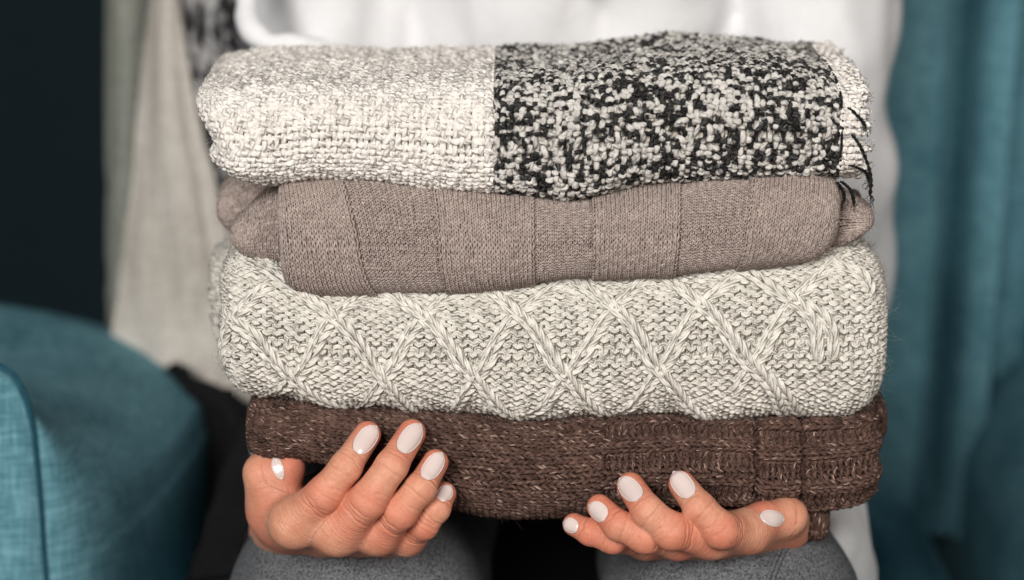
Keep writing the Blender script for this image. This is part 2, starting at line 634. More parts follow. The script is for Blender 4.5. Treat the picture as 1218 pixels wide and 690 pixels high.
for side in (-1, 1):
    if side < 0:
        front = [(-260, 470, .10), (-150, 432, .10), (-40, 428, .10), (8, 440, .10), (32, 476, .10), (42, 540, .10), (50, 640, .10), (56, 800, .10), (60, 1500, .10)]
        back = [(-180, 372, .36), (-90, 366, .36), (0, 378, .36), (90, 396, .36), (190, 428, .36), (238, 452, .36), (256, 480, .36), (262, 580, .36), (264, 1200, .36)]
    else:
        front = [(1560, 470, .10), (1450, 432, .10), (1340, 428, .10), (1280, 438, .10), (1246, 470, .10), (1236, 540, .10), (1228, 640, .10), (1222, 800, .10), (1218, 1500, .10)]
        back = [(1440, 360, .42), (1350, 366, .44), (1290, 392, .45), (1235, 432, .46), (1180, 488, .46), (1146, 530, .47), (1134, 570, .48), (1128, 660, .49), (1124, 1200, .50)]
    f, s, fun = loft(front, back, "arm")
    arm = slab(fun, 110, 50, "arm", M['teal'], chair, 0.003, flip=(side > 0))
    # front panel inside the piping
    fx = [hermite(s, f[:, d])(np.linspace(0, 1, 120)) for d in range(3)]
    rim = np.stack(fx, -1)
    cen = rim.mean(0)
    cen[2] = rim[:, 2].min() + 0.1
    rings = [rim + np.array([0, -0.0005, 0]), rim * 0.985 + cen * 0.015 + np.array([0, -0.0028, 0])]
    Vp = np.concatenate(rings + [cen[None] + np.array([[0, -0.003, 0]])])
    Qp = grid_quads(2, 120)
    Tp = np.stack([np.arange(120, 239), np.full(119, 240), np.arange(121, 240)], -1)
    if side < 0:
        Qp, Tp = Qp[:, ::-1], Tp[:, ::-1]
    link("arm_front_panel", make_mesh("arm_front_panel", Vp, Qp, M['teal'], None, Tp), arm)
    bag = Bag()
    bag.tubes(rim + np.array([0, -0.001, 0]), np.broadcast_to([0, -1.0, 0.01], rim.shape), 0.0018, 8)
    link("piping", bag.mesh("piping", M['piping']), arm)
# seat cushion and frame
def seat_fun(u, v):
    x = -.20 + .46 * u
    y = .06 + .40 * v
    z = .40 + .05 * (1 - (2 * u - 1) ** 8) * (1 - np.clip(1 - v * 9, 0, 1) ** 2)
    return np.stack([x, y, z], -1)


slab(seat_fun, 30, 30, "seat_cushion", M['teal'], chair, 0.10)
for x in (-.26, .32):
    for y in (.16, .52):
        bag = Bag()
        q = np.array([[x, y, 0.0], [x, y, .1], [x, y, .24]])
        bag.tubes(q, np.broadcast_to([0, -1.0, 0], q.shape), np.array([.014, .018, .022]), 10)
        link("leg", bag.mesh("leg", M['wood']), chair)

# ------------------------------------------------------------------ throw hanging over the left wing of the chair
def throw_sheet(rows, name, mat, parent, label, seed, amp=.003):
    def fun(u, v):
        p = interp_px(rows, u, v)
        return p + np.stack([0 * u, amp * fbm(u * 5 + seed, v * 4, seed), 0 * u], -1)
    return sheet(fun, 60, 90, name, mat, parent, thick=0.003, label=label)


throw = bpy.data.objects.new("throw_blanket", None)
COL.objects.link(throw)
throw['label'] = "pale grey and speckled throw draped over the left side of the armchair"
throw['category'] = "throw"
throw_sheet([[(132, -60, .42), (150, -60, .395), (200, -60, .41)], [(132, 150, .42), (150, 150, .395), (200, 150, .41)],
             [(133, 300, .42), (146, 300, .40), (190, 300, .41)], [(134, 440, .42), (146, 440, .40), (190, 440, .41)]],
            "under_fold", M['throw_grey'], throw, "fold of the throw turned towards the back", 1.0)
throw_sheet([[(192, -60, .385), (198, -60, .365), (202, -60, .365)], [(170, 120, .38), (200, 120, .36), (234, 120, .36)],
             [(148, 320, .375), (216, 320, .35), (284, 320, .35)], [(134, 415, .37), (215, 425, .345), (300, 440, .34)],
             [(128, 470, .37), (215, 470, .345), (310, 520, .34)]],
            "cream_panel", M['throw_cream'], throw, "pale grey panel of the throw", 2.0)
throw_sheet([[(192, -60, .375), (245, -60, .355), (340, -60, .36)], [(222, 120, .37), (275, 120, .35), (350, 120, .36)],
             [(265, 260, .365), (300, 260, .35), (360, 260, .36)], [(280, 400, .36), (310, 400, .35), (380, 400, .36)]],
            "speckled_panel", M['throw_speckle'], throw, "black and white speckled panel of the throw", 3.0)
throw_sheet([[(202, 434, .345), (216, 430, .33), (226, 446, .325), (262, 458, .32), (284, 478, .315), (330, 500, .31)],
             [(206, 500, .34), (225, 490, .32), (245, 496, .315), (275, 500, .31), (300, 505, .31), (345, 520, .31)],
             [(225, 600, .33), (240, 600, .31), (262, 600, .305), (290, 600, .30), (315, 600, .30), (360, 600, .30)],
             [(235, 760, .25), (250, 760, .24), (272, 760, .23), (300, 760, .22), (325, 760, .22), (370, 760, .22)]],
            "arm_shade_sheet", M['shade_black'], throw, "black sheet standing in for the shade beside the arm", 4.0)  # dark sheet added where only shade lies between arm and person

# ------------------------------------------------------------------ the person: body and hands
def jp(q):
    return P(q[0], q[1], q[2]).astype(np.float32)


HANDS = {
    'thumb_side_left': dict(
        fingers=[  # joints (px, py, depth): knuckle, middle joint, end joint, tip centre; radii at each
            ([(350, 622, -.013), (386, 588, -.021), (411, 556, -.019), (437, 517, -.008)], (.0102, .0075, .0066, .0057)),
            ([(402, 631, -.016), (437, 596, -.024), (466, 554, -.020), (490, 515, -.008)], (.0102, .0076, .0067, .0058)),
            ([(449, 633, -.012), (475, 609, -.021), (500, 581, -.019), (518, 550, -.009)], (.0092, .0070, .0063, .0055)),
            ([(483, 637, -.004), (502, 623, -.013), (518, 606, -.014), (529, 587, -.008)], (.0080, .0064, .0057, .0049))],
        thumb=([(345, 620, .045), (331, 603, .016), (316, 563, .014), (343, 556, .012)], (.0125, .0112, .0088, .0074)),
        wrist=[(338, 632, .085), (372, 640, .085)],
        elbow=(425, 470, .30),
        nails=[((423, 539), (449, 506), .0084), ((475, 539), (502, 503), .0086), ((503, 572), (527, 537), .0078), ((521, 597), (537, 577), .0064)],
        thumbnail=((335, 569), (326, 544), .0046)),
    'thumb_side_right': dict(
        fingers=[
            ([(890, 632, -.006), (858, 631, -.021), (832, 604, -.019), (811, 576, -.009)], (.0090, .0075, .0066, .0057)),
            ([(846, 637, -.010), (799, 632, -.022), (770, 608, -.020), (750, 578, -.009)], (.0094, .0075, .0066, .0058)),
            ([(806, 640, -.006), (766, 637, -.018), (736, 625, -.017), (713, 603, -.009)], (.0086, .0069, .0062, .0054)),
            ([(768, 640, .008), (729, 640, -.012), (702, 633, -.010), (683, 624, -.006)], (.0086, .0060, .0055, .0049))],
        thumb=([(925, 622, .050), (936, 620, .022), (938, 614, .005), (914, 615, -.001)], (.0115, .0092, .0073, .0061)),
        wrist=[(935, 628, .085), (900, 640, .085)],
        elbow=(958, 390, .30),
        nails=[((824, 593), (799, 558), .0086), ((763, 596), (734, 567), .0086), ((723, 617), (699, 600), .0078), ((689, 629), (668, 621), .0062)],
        thumbnail=((936, 619), (901, 614), .0070)),
}


def hand_field(h):
    def f(p):
        wr = [jp(q) for q in h['wrist']]
        wm = (wr[0] + wr[1]) / 2
        fk = [[jp(q) for q in j] for j, _ in h['fingers']]
        # palm: the metacarpals, blended wide
        palm = None
        for i, (j, (_, r)) in enumerate(zip(fk, h['fingers'])):
            root = wr[0] + (wr[1] - wr[0]) * (i / 3.0)
            d = seg(p, j[0], root, r[0] * 0.98, .0125)
            palm = d if palm is None else smin(palm, d, .006)
        th, tr = h['thumb']
        th = [jp(q) for q in th]
        d = smin(seg(p, th[0], th[1], tr[0], tr[1]), seg(p, wm, th[0], .016, tr[0]), .012)
        palm = smin(palm, d, .012)
        el = jp(h['elbow'])
        palm = smin(palm, seg(p, wm, el, .0215, .034), .014)
        out = palm
        for j, (_, r) in zip(fk, h['fingers']):
            d = smin(seg(p, j[0], j[1], r[0], r[1] * 0.97), seg(p, j[1], j[2], r[1] * 0.97, r[2]), .003)
            d = smin(d, seg(p, j[2], j[3], r[2] * 0.98, r[3]), .002)
            out = np.minimum(out, 1.0) if out is None else out
            d = smin(d, palm, .005)
            out = smin(out, d, .0011)
        d = smin(seg(p, th[1], th[2], tr[1], tr[2]), seg(p, th[2], th[3], tr[2], tr[3]), .004)
        d = smin(d, palm, .011)
        return smin(out, d, .0012)
    return f


def hand_attrs(h, V, N):
    """creases at the joints, redness at tips and knuckles, and a coordinate that runs along each finger"""
    best = np.full(len(V), 1e9)
    al = np.zeros((len(V), 3))
    disp = np.zeros(len(V))
    red = np.zeros(len(V))
    chains = [([jp(q) for q in j], r) for j, r in h['fingers']] + [([jp(q) for q in h['thumb'][0]], h['thumb'][1])]
    for ci, (j, r) in enumerate(chains):
        s0 = 0.0
        jl = [0.0]
        for k in range(3):
            a, b = j[k], j[k + 1]
            d = b - a
            L = float(np.linalg.norm(d))
            t = (V - a) @ d / (L * L)
            tc = np.clip(t, 0, 1 if k < 2 else 1.4)
            q = V - a - tc[:, None] * d
            dist = np.linalg.norm(q, axis=1) - (r[k] + (r[k + 1] - r[k]) * np.clip(tc, 0, 1))
            m = dist < best
            best[m] = dist[m]
            side = norm(np.cross(d, CAM - a))
            al[m] = np.stack([s0 + tc[m] * L, q[m] @ side, np.full(m.sum(), ci * 0.1)], -1)
            s0 += L
            jl.append(s0)
        m = np.abs(al[:, 2] - ci * 0.1) < 1e-6
        s, sd = al[:, 0], al[:, 1]
        dorsal = smooth(-0.2, 0.5, N @ norm(CAM - j[2]).astype(np.float32))
        tipred = smooth(jl[2] + 0.004, jl[3] + 0.004, s) * 0.6
        red = np.where(m, np.maximum(red, np.maximum(tipred, 0.45 * np.exp(-((s - jl[1]) / .007) ** 2))), red)
        for (c0, offs, dep) in ((jl[1], (-.0042, -.0024, -.0008, .001, .0028, .0046), .0006), (jl[2], (-.0015, .0003, .002), .00055)):
            for q_, o_ in enumerate(offs):
                wob = o_ * (1 + 0.5 * np.abs(sd) / .008) * 1.0 + .0005 * noise(sd * 380, q_ * 5.1, ci * 3.0)
                g = np.exp(-((s - c0 - wob) / .00048) ** 2)
                wd = np.exp(-(sd / (.0066 - .0008 * (q_ % 3))) ** 4)
                disp -= np.where(m, dep * g * wd * dorsal * (0.7 + 0.3 * math.sin(q_ * 2.7 + ci)), 0)
            disp += np.where(m, .0003 * np.exp(-((s - c0) / .005) ** 2) * dorsal, 0)
    return disp, red, al


hand_parts, nail_jobs = [], []
for hname, h in HANDS.items():
    f = hand_field(h)
    ends = [jp(q) for j, _ in h['fingers'] for q in j] + [jp(q) for q in h['thumb'][0]] + [jp(q) for q in h['wrist']]
    lo, hi = np.min(ends, 0) - .014, np.max(ends, 0) + .014
    hi[1] = jp(h['wrist'][0])[1] - 0.006
    V, Q = field_mesh(f, lo, hi, 0.00056)
    N = grad(f, V.astype(np.float32))
    disp, red, al = hand_attrs(h, V.astype(np.float32), N)
    V = V + N * disp[:, None]
    hand_parts.append((V, Q, red, al))
    nail_jobs.append((f, h))


def make_nail(f, base, tip, width, depth, thumb=False):
    """a convex varnished plate that lies on the fingertip and runs a little past it"""
    def hit(px, py):
        o = P(px, py, -0.08).astype(np.float32)
        d = norm(P(px, py, 0.0) - P(px, py, -0.08)).astype(np.float32)
        t = np.zeros(np.shape(px))
        for _ in range(60):
            t = t + np.clip(f(o + d * t[..., None].astype(np.float32)), -0.01, 0.02) * 0.8
        return o + d * t[..., None]
    b = hit(np.array([base[0] * 0.8 + tip[0] * 0.2]), np.array([base[1] * 0.8 + tip[1] * 0.2]))[0]
    m = hit(np.array([base[0] * 0.5 + tip[0] * 0.5]), np.array([base[1] * 0.5 + tip[1] * 0.5]))[0]
    n = grad(f, m[None].astype(np.float32))[0]
    ax = norm(m - b)
    n = norm(n - ax * (n @ ax))
    sd = np.cross(ax, n)
    K1 = P(tip[0], tip[1], m[1]) - P(base[0], base[1], m[1])
    L = float(np.linalg.norm(K1)) * 1.04
    c0 = m
    ns, nt = 25, 17
    s = np.linspace(-0.5, 0.5, ns)
    # almond outline: round at the root, tapering to the free end
    u = s + 0.5
    half = np.where(u < 0.55, np.sqrt(np.clip(1 - ((0.55 - u) / 0.55) ** 2.4, 0, 1)), np.clip(1 - ((u - 0.55) / 0.45) ** 2.2, 0, 1) ** 0.75)
    t = np.linspace(-1, 1, nt)
    S, T = np.meshgrid(s, t, indexing='ij')
    H = np.maximum(half, 0.03)[:, None] * T * width / 2
    pts = c0 + ax * (S * L)[..., None] + sd * H[..., None]
    p = pts + n * 0.006
    for _ in range(50):
        p = p - n * (np.clip(f(p.astype(np.float32)) - 0.00025, -.003, .003) * 0.6)[..., None]
    dh = (p - pts) @ n
    # never dip further than the plate's own arch
    arch = -(H ** 2) / (width * 0.62) - 0.0006 - (np.maximum(S - 0.05, 0) ** 2) * L * 0.18
    dh = np.maximum(dh, arch)
    edge = np.minimum(1 - np.abs(T), 1 - np.abs(2 * S))
    dh = dh + 0.00035 * smooth(0.0, 0.35, edge) + 0.0002
    top = pts + n * dh[..., None]
    bot = top - n * 0.0009
    V = np.concatenate([top.reshape(-1, 3), bot.reshape(-1, 3)])
    Q = grid_quads(ns, nt)
    Qb = grid_quads(ns, nt, ns * nt)[:, ::-1]
    i = np.arange(ns * nt).reshape(ns, nt)
    rim = np.concatenate([i[:, 0], i[-1, 1:], i[::-1, -1][1:], i[0, ::-1][1:]])
    R = np.stack([rim[:-1], rim[1:], rim[1:] + ns * nt, rim[:-1] + ns * nt], -1)
    return V, np.concatenate([Q, Qb, R])


# the rest of the body, coarse: it is under the clothes
SHX = 0.028
hip = lambda s: (SHX + s * .090, .42, .525)
knee_l, knee_r = P(424, 742, .045), P(866, 746, .04)
sho = {-1: np.array([SHX - .122, .31, 1.03]), 1: np.array([SHX + .122, .31, 1.03])}
elb = {-1: jp(HANDS['thumb_side_left']['elbow']), 1: jp(HANDS['thumb_side_right']['elbow'])}
wri = {-1: (jp(HANDS['thumb_side_left']['wrist'][0]) + jp(HANDS['thumb_side_left']['wrist'][1])) / 2,
       1: (jp(HANDS['thumb_side_right']['wrist'][0]) + jp(HANDS['thumb_side_right']['wrist'][1])) / 2}
knee = {-1: knee_l, 1: knee_r}


def body_field(p):
    q = p.copy()
    d = seg(p, (SHX, .40, .58), (SHX, .37, .80), .115, .105)
    d = smin(d, seg(p, (SHX, .37, .80), (SHX, .35, 1.02), .105, .10), .05)
    d = smin(d, seg(p, (SHX, .35, 1.06), (SHX, .34, 1.19), .055, .052), .03)
    for s in (-1, 1):
        d = smin(d, seg(p, sho[s], elb[s], .042, .034), .02)
        d = smin(d, seg(p, elb[s], wri[s], .034, .0215), .01)
        d = smin(d, seg(p, hip(s), knee[s], .055, .042), .03)
        an = knee[s] + np.array([0, .02, -.42])
        d = smin(d, seg(p, knee[s], an, .042, .030), .02)
        d = smin(d, seg(p, an, an + np.array([0, -.12, -.03]), .032, .022), .01)
    return d


V0, Q0 = field_mesh(body_field, (-.30, -.12, .0), (.36, .56, 1.24), 0.009)
Vs, Qs, Rs, As, off = [V0], [Q0], [np.zeros(len(V0))], [V0 * 1.0], len(V0)
for V, Q, r, a in hand_parts:
    Vs.append(V); Qs.append(Q + off); Rs.append(r); As.append(a)
    off += len(V)
person = link("person", make_mesh("person", np.concatenate(Vs), np.concatenate(Qs), M['skin'], {"red": np.concatenate(Rs), "along": np.concatenate(As)}), None,
              label="seated person in white shirt and grey trousers holding the folded stack with both hands", category="person")
for f, h in nail_jobs:
    for (b, t, w) in h['nails'] + [h['thumbnail']]:
        V, Q = make_nail(f, b, t, w, 0)
        link("fingernail", make_mesh("fingernail", V, Q, M['polish']), person)

# ------------------------------------------------------------------ clothes
def shirt_field(p):
    d = seg(p, (SHX, .375, .56), (SHX, .36, .80), .108, .112)
    d = smin(d, seg(p, (SHX, .36, .80), (SHX, .35, 1.02), .112, .108), .05)
    x, y, z = p[..., 0], p[..., 1], p[..., 2]
    for s in (-1, 1):
        d = smin(d, seg(p, sho[s], elb[s], .054, .046), .004)
        w = elb[s] + (wri[s] - elb[s]) * 0.72
        d = smin(d, seg(p, elb[s], w, .046, .036), .012)
    # soft folds
    wr = .0022 * np.sin(z * 95 + 3 * np.sin(x * 40) + 2 * np.sin(y * 31)) * smooth(.10, .16, np.abs(x - SHX)) + .003 * np.sin(x * 70 + 2.2 * np.sin(z * 22))
    wr = wr + .006 * noise(x * 16, y * 16, z * 12) + .0032 * noise(x * 60, y * 60, z * 45)
    for x0, wd, dp in ((-.075, .006, .006), (-.012, .004, .003), (.040, .003, .004), (.052, .003, .003), (.105, .008, .006)):
        wr = wr + dp * np.exp(-((x - x0 - .012 * np.sin(z * 13 + x0 * 40)) / wd) ** 2) * smooth(.36, .30, y)
    return (d + wr).astype(np.float32)


V, Q = field_mesh(shirt_field, (-.30, .10, .46), (.36, .56, 1.16), 0.0065)
V = V[:, :]
link("shirt", make_mesh("shirt", V, Q, M['shirt']), person, label="white cotton shirt with loose sleeves")


sheet(lambda u, v: interp_px([[(955, 560, .16), (1000, 575, .13), (1022, 600, .13), (1028, 640, .15)],
                              [(955, 600, .10), (1005, 625, .08), (1030, 660, .09), (1038, 700, .12)],
                              [(945, 650, .06), (985, 670, .04), (1010, 720, .05), (1040, 780, .09)]], u, v)
      + .0018 * noise(u * 7, v * 3)[..., None], 40, 30, "shirt_tail", M['shirt'], person, label="hem of the white shirt over the thigh")
for px, py in ((700, -24), (698, -110)):
    c0 = P(px, py, .232)
    bag = Bag()
    th = np.linspace(0, 2 * PI, 25)
    ring = c0 + np.stack([.0045 * np.cos(th), 0 * th, .0045 * np.sin(th)], -1)
    bag.tubes(ring, np.broadcast_to([0, -1.0, 0], ring.shape), .0018, 6)
    link("button", bag.mesh("button", M['button']), person)


def trouser_field(p):
    d = None
    x, y, z = p[..., 0], p[..., 1], p[..., 2]
    d = seg(p, (SHX - .05, .42, .56), (SHX + .05, .42, .56), .115, .115)
    for s in (-1, 1):
        k = knee[s]
        d = smin(d, seg(p, hip(s), k, .070, .056), .012)
        an = k + np.array([0, .02, -.36])
        d = smin(d, seg(p, k, an, .0555, .045), .02)
        # the raised side seam
        ang = np.abs((x - k[0]) * 0.80 - (z - k[2]) * 0.60 * 1.0 - (.033 if s > 0 else -.085))
        d = d - .0012 * np.exp(-(ang / .0014) ** 2) + .0012 * np.exp(-((ang - .003) / .0016) ** 2)
    d = d + .003 * noise(x * 24, y * 30, z * 24)
    return d.astype(np.float32)


V, Q = field_mesh(trouser_field, (-.26, -.10, .10), (.32, .60, .68), 0.0042)
link("trousers", make_mesh("trousers", V, Q, M['denim']), person, label="grey heathered trousers")

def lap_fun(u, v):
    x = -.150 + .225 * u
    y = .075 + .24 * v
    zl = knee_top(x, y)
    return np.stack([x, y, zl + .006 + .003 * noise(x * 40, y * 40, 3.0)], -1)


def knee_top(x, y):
    """height of the added shade sheet over the left thigh, falling into the lap"""
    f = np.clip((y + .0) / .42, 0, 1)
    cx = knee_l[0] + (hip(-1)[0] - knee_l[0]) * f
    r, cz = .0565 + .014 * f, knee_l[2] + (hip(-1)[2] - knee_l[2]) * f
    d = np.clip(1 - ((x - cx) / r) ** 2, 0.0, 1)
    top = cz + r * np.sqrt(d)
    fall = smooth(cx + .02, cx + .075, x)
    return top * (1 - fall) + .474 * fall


sheet(lap_fun, 70, 40, "lap_shade_sheet", M['shade_black'], throw, thick=0.003, label="black sheet standing in for the shade in the lap")  # added dark sheet: the shade under the stack put in as black

bag = Bag()
q = np.array([P(290, -60, .235), P(291, -20, .225), P(294, 10, .215), P(303, 34, .205), P(322, 50, .20), P(350, 57, .20), P(385, 60, .205)])
tt = np.linspace(0, len(q) - 1, 60)
pos = np.stack([hermite(np.arange(len(q)), q[:, i])(tt) for i in range(3)], -1) + .0012 * noise(tt * 1.7, 2.0)[:, None]
bag.tubes(pos, np.broadcast_to([0.0, -1.0, 0.02], pos.shape), .0054 + .0010 * noise(tt * 2.1, 5.0), 10)
link("sleeve_roll", bag.mesh("sleeve_roll", M['shirt']), person, label="rolled edge of the white sleeve")

# the side seam of the right trouser leg, laid on the cloth
sx, sy = hermite([0, .5, 1], [944, 926, 912])(np.linspace(0, 1, 30)), np.linspace(628, 700, 30)
o = P(sx, sy, -0.06)
d = norm(P(sx, sy, 0.05) - o)
t = np.zeros(30)
for _ in range(70):
    t = t + np.clip(trouser_field((o + d * t[:, None]).astype(np.float32)), -.01, .02) * 0.8
pos = o + d * t[:, None]
bag = Bag()
for off in (-.0011, .0011):
    bag.tubes(pos + np.array([off, -.0001, 0]), np.broadcast_to([0, -0.7, 0.7], pos.shape), .0010, 6)
link("side_seam", bag.mesh("side_seam", M['denim']), person)

# ------------------------------------------------------------------ folded garments
class Cloth:
    """a folded garment: rounded front fold, rounded ends; (a, b) are lengths across and along the fold"""
    def __init__(s, top, bot, Yf, xl, xr, d, rl, rr, ext=0.13, up=0.0, down=0.0, lobe=None, seed=0.0, amp=0.0014, e=0.85,
                 shrink=0.25, aext=0.05, yshift=None):
        pt = P([q[0] for q in top], [q[1] for q in top], Yf)
        pb = P([q[0] for q in bot], [q[1] for q in bot], Yf)
        s.zt, s.zb = hermite(pt[:, 0], pt[:, 2]), hermite(pb[:, 0], pb[:, 2])
        s.xl, s.xr = P(xl, 345, Yf)[0], P(xr, 345, Yf)[0]
        s.Yf, s.d, s.rl, s.rr, s.up, s.down, s.lobe, s.seed, s.amp, s.e, s.shrink = Yf, d, rl, rr, up, down, lobe, seed, amp, e, shrink
        s.yshift, s.ext = yshift, ext
        h = float(np.mean(s.zt(np.linspace(s.xl, s.xr, 30)) - s.zb(np.linspace(s.xl, s.xr, 30)))) / 2
        s.Lq = PI / 2 * (h + d) / 2 * 1.03
        s.A = (s.xl + rl - rl * PI / 2 - aext, s.xr - rr + rr * PI / 2 + aext)
        s.B = (-s.Lq - ext, s.Lq + ext)
        s.na, s.nb = int((s.A[1] - s.A[0]) / 0.0012), int((s.B[1] - s.B[0]) / 0.0012)
        a, b = np.meshgrid(np.linspace(*s.A, s.na), np.linspace(*s.B, s.nb), indexing='ij')
        s.tp = s.ev(a, b)
        n = norm(np.cross(np.gradient(s.tp, axis=0), np.gradient(s.tp, axis=1)))
        for _ in range(2):
            n[1:-1, 1:-1] = norm(n[1:-1, 1:-1] * 2 + n[:-2, 1:-1] + n[2:, 1:-1] + n[1:-1, :-2] + n[1:-1, 2:])
        s.tn = n
        s.ta, s.tb = a, b

    def ev(s, a, b):
        a0, a1 = s.xl + s.rl, s.xr - s.rr
        pl, pr = np.maximum(0, (a0 - a) / s.rl), np.maximum(0, (a - a1) / s.rr)
        ql, qr = np.minimum(pl, PI / 2), np.minimum(pr, PI / 2)
        X = np.clip(a, a0, a1) - s.rl * np.sin(ql) + s.rr * np.sin(qr)
        ye = s.rl * (1 - np.cos(ql) + pl - ql) + s.rr * (1 - np.cos(qr) + pr - qr)
        sh = 1 - s.shrink * (1 - np.cos(ql)) - s.shrink * (1 - np.cos(qr))
        w = b / s.Lq
        ph = np.clip(w, -1, 1) * PI / 2
        ex = np.maximum(np.abs(w) - 1, 0) * s.Lq
        zt, zb = s.zt(X), s.zb(X)
        zc, h = (zt + zb) / 2, (zt - zb) / 2 * sh
        sp = np.sin(ph)
        z = zc + h * np.sign(sp) * np.abs(sp) ** s.e
        y = s.Yf + s.d * (1 - np.abs(np.cos(ph)) ** 0.9) + np.minimum(ex + ye, max(0.05, s.ext))
        z = z + np.where(w > 0, s.up, s.down) * ex
        if s.yshift is not None:
            y = y + s.yshift(X, w)
        if s.lobe is not None:
            X = X + s.lobe(w, a, s)
        r = s.amp * fbm(a * 26 + s.seed, b * 26 + s.seed * 2, s.seed) + s.amp * 0.35 * noise(a * 90, b * 90, s.seed)
        return np.stack([X, y - r * np.cos(ph), z + r * np.sin(ph)], -1)

    def at(s, a, b, h=0.0):
        fa = np.clip((a - s.A[0]) / (s.A[1] - s.A[0]) * (s.na - 1), 0, s.na - 1.001)
        fb = np.clip((b - s.B[0]) / (s.B[1] - s.B[0]) * (s.nb - 1), 0, s.nb - 1.001)
        i, j = fa.astype(int), fb.astype(int)
        u, v = (fa - i)[..., None], (fb - j)[..., None]
        g = lambda t: (t[i, j] * (1 - u) + t[i + 1, j] * u) * (1 - v) + (t[i, j + 1] * (1 - u) + t[i + 1, j + 1] * u) * v
        p, n = g(s.tp), norm(g(s.tn))
        return p + n * np.asarray(h)[..., None], n

    def inv(s, px, py):
        """the cloth point the photo shows at (px, py), on the camera's side"""
        if not hasattr(s, 'ipx'):
            qx, qy = PX(s.tp)
            front = np.einsum('ijk,ijk->ij', s.tn, norm(CAM - s.tp)) > 0.05
            lim = (np.abs(s.tb) < s.Lq + 0.05)
            m = front & lim
            s.ipx, s.ipy, s.ia, s.ib = qx[m], qy[m], s.ta[m], s.tb[m]
        out = []
        for x, y in zip(np.atleast_1d(px), np.atleast_1d(py)):
            k = np.argmin((s.ipx - x) ** 2 + (s.ipy - y) ** 2)
            out.append((s.ia[k], s.ib[k]))
        return np.array(out)

    def base_mesh(s, name, mat, inset=0.0008):
        st = 3
        p = (s.tp - s.tn * inset)[::st, ::st]
        na, nb = p.shape[:2]
        V = p.reshape(-1, 3)
        Q = grid_quads(na, nb)
        # close the back of the bundle
        c = V.mean(0)
        c[1] = V[:, 1].max()
        i = np.arange(na * nb).reshape(na, nb)
        rim = np.concatenate([i[:, 0], i[-1, 1:], i[::-1, -1][1:], i[0, ::-1][1:]])
        T = np.stack([rim[:-1], np.full(len(rim) - 1, len(V)), rim[1:]], -1)
        return make_mesh(name, np.concatenate([V, c[None]]), Q, mat, None, T)


def jit(rows, n, amp, step):
    """smooth random wander along each row"""
    k = max(3, int(n / step) + 3)
    r = RNG.normal(size=(rows, k)) * amp
    x = np.linspace(0, k - 1.01, n)
    i = x.astype(int)
    f = x - i
    f = f * f * (3 - 2 * f)
    return r[:, i] * (1 - f) + r[:, i + 1] * f


def knit(bag, cl, p0, p1, q0, q1, w, c, r, side=1, pts=16, k=6, vert=False, amap=None, hfun=None, tint=0.5, ax=0.17, hb=0.86, dz=None,
         wander=0.06, tintvar=0.12, rvar=0.08):
    """rows of interlocked loops. The row runs along a (or along b when vert); side +1 shows the purl bumps, -1 the V columns"""
    nst, nrow = max(1, int(round((p1 - p0) / w))), max(1, int(round((q1 - q0) / c)))
    n = nst * pts + 1
    t = np.linspace(0, nst, n)
    th = 2 * PI * t
    dz = r * 0.95 if dz is None else dz
    rows = np.arange(nrow)[:, None]
    sd = side(np.minimum(t.astype(int), nst - 1)[None], rows, nst, nrow) if callable(side) else np.full((nrow, n), float(side))
    p = p0 + (p1 - p0) * (t + ax * np.sin(2 * th))[None] / nst + jit(nrow, n, wander * w, pts * 0.6)
    q = q0 + (q1 - q0) * (rows + 0.5 + hb * np.cos(th)[None]) / nrow + jit(nrow, n, wander * c, pts * 0.6)
    h = sd * dz * np.cos(2 * th)[None] + jit(nrow, n, wander * r * 1.6, pts * 0.5)
    a, b = (q, p) if vert else (p, q)
    if amap is not None:
        a, b = amap(a, b)
    if hfun is not None:
        h = h + hfun(a, b)
    pos, nrm = cl.at(a, b, h)
    tn = tint + jit(nrow, n, tintvar, pts * 2.5)
    if callable(rvar):
        rad = r * rvar(a, b)
    else:
        rad = r * (1 + jit(nrow, n, rvar, pts * 0.7))
    bag.tubes(pos, nrm, np.maximum(rad, r * 0.5), k, tn)


def fuzz(cl, name, n, mat, parent, a0, a1, b0, b1, length=0.006, rad=0.00006, h0=0.0006, tint=0.7):
    """stray fibres standing off the yarn"""
    bag = Bag()
    a = a0 + (a1 - a0) * RNG.random(n)
    b = b0 + (b1 - b0) * RNG.random(n)
    p, nr = cl.at(a, b, np.full(n, h0))
    m = 6
    d = norm(nr * 0.75 + RNG.normal(size=(n, 3)) * 0.75)
    pts = np.empty((n, m, 3))
    L = length * (0.35 + RNG.random(n) ** 2 * 1.3)
    cur = p.copy()
    bend = RNG.normal(size=(n, 3)) * 0.45
    for i in range(m):
        pts[:, i] = cur
        cur = cur + d * (L / (m - 1))[:, None]
        d = norm(d + bend)
    up = np.broadcast_to(np.array([0.3, 0.2, 1.0]), pts.shape)
    bag.tubes(pts, up, rad * np.linspace(1.0, 0.4, m)[None], 3, tint)
    return link(name, bag.mesh(name, mat), parent, kind="stuff")


def px_a(cl, x, y=None):
    return P(x, 345, cl.Yf)[..., 0]


# ---- cream and black woven blanket, topmost
def lobe_blanket(w, a, s):
    m = smooth(s.xl + 0.028, s.xl - 0.004, a)
    px = hermite([-1, -0.75, -0.5, -0.32, -0.12, 0.05, 0.3, 0.65, 1.0], [42, 30, 18, 10, 17, 11, 1, -5, -6])(w)
    return px * KPX * m


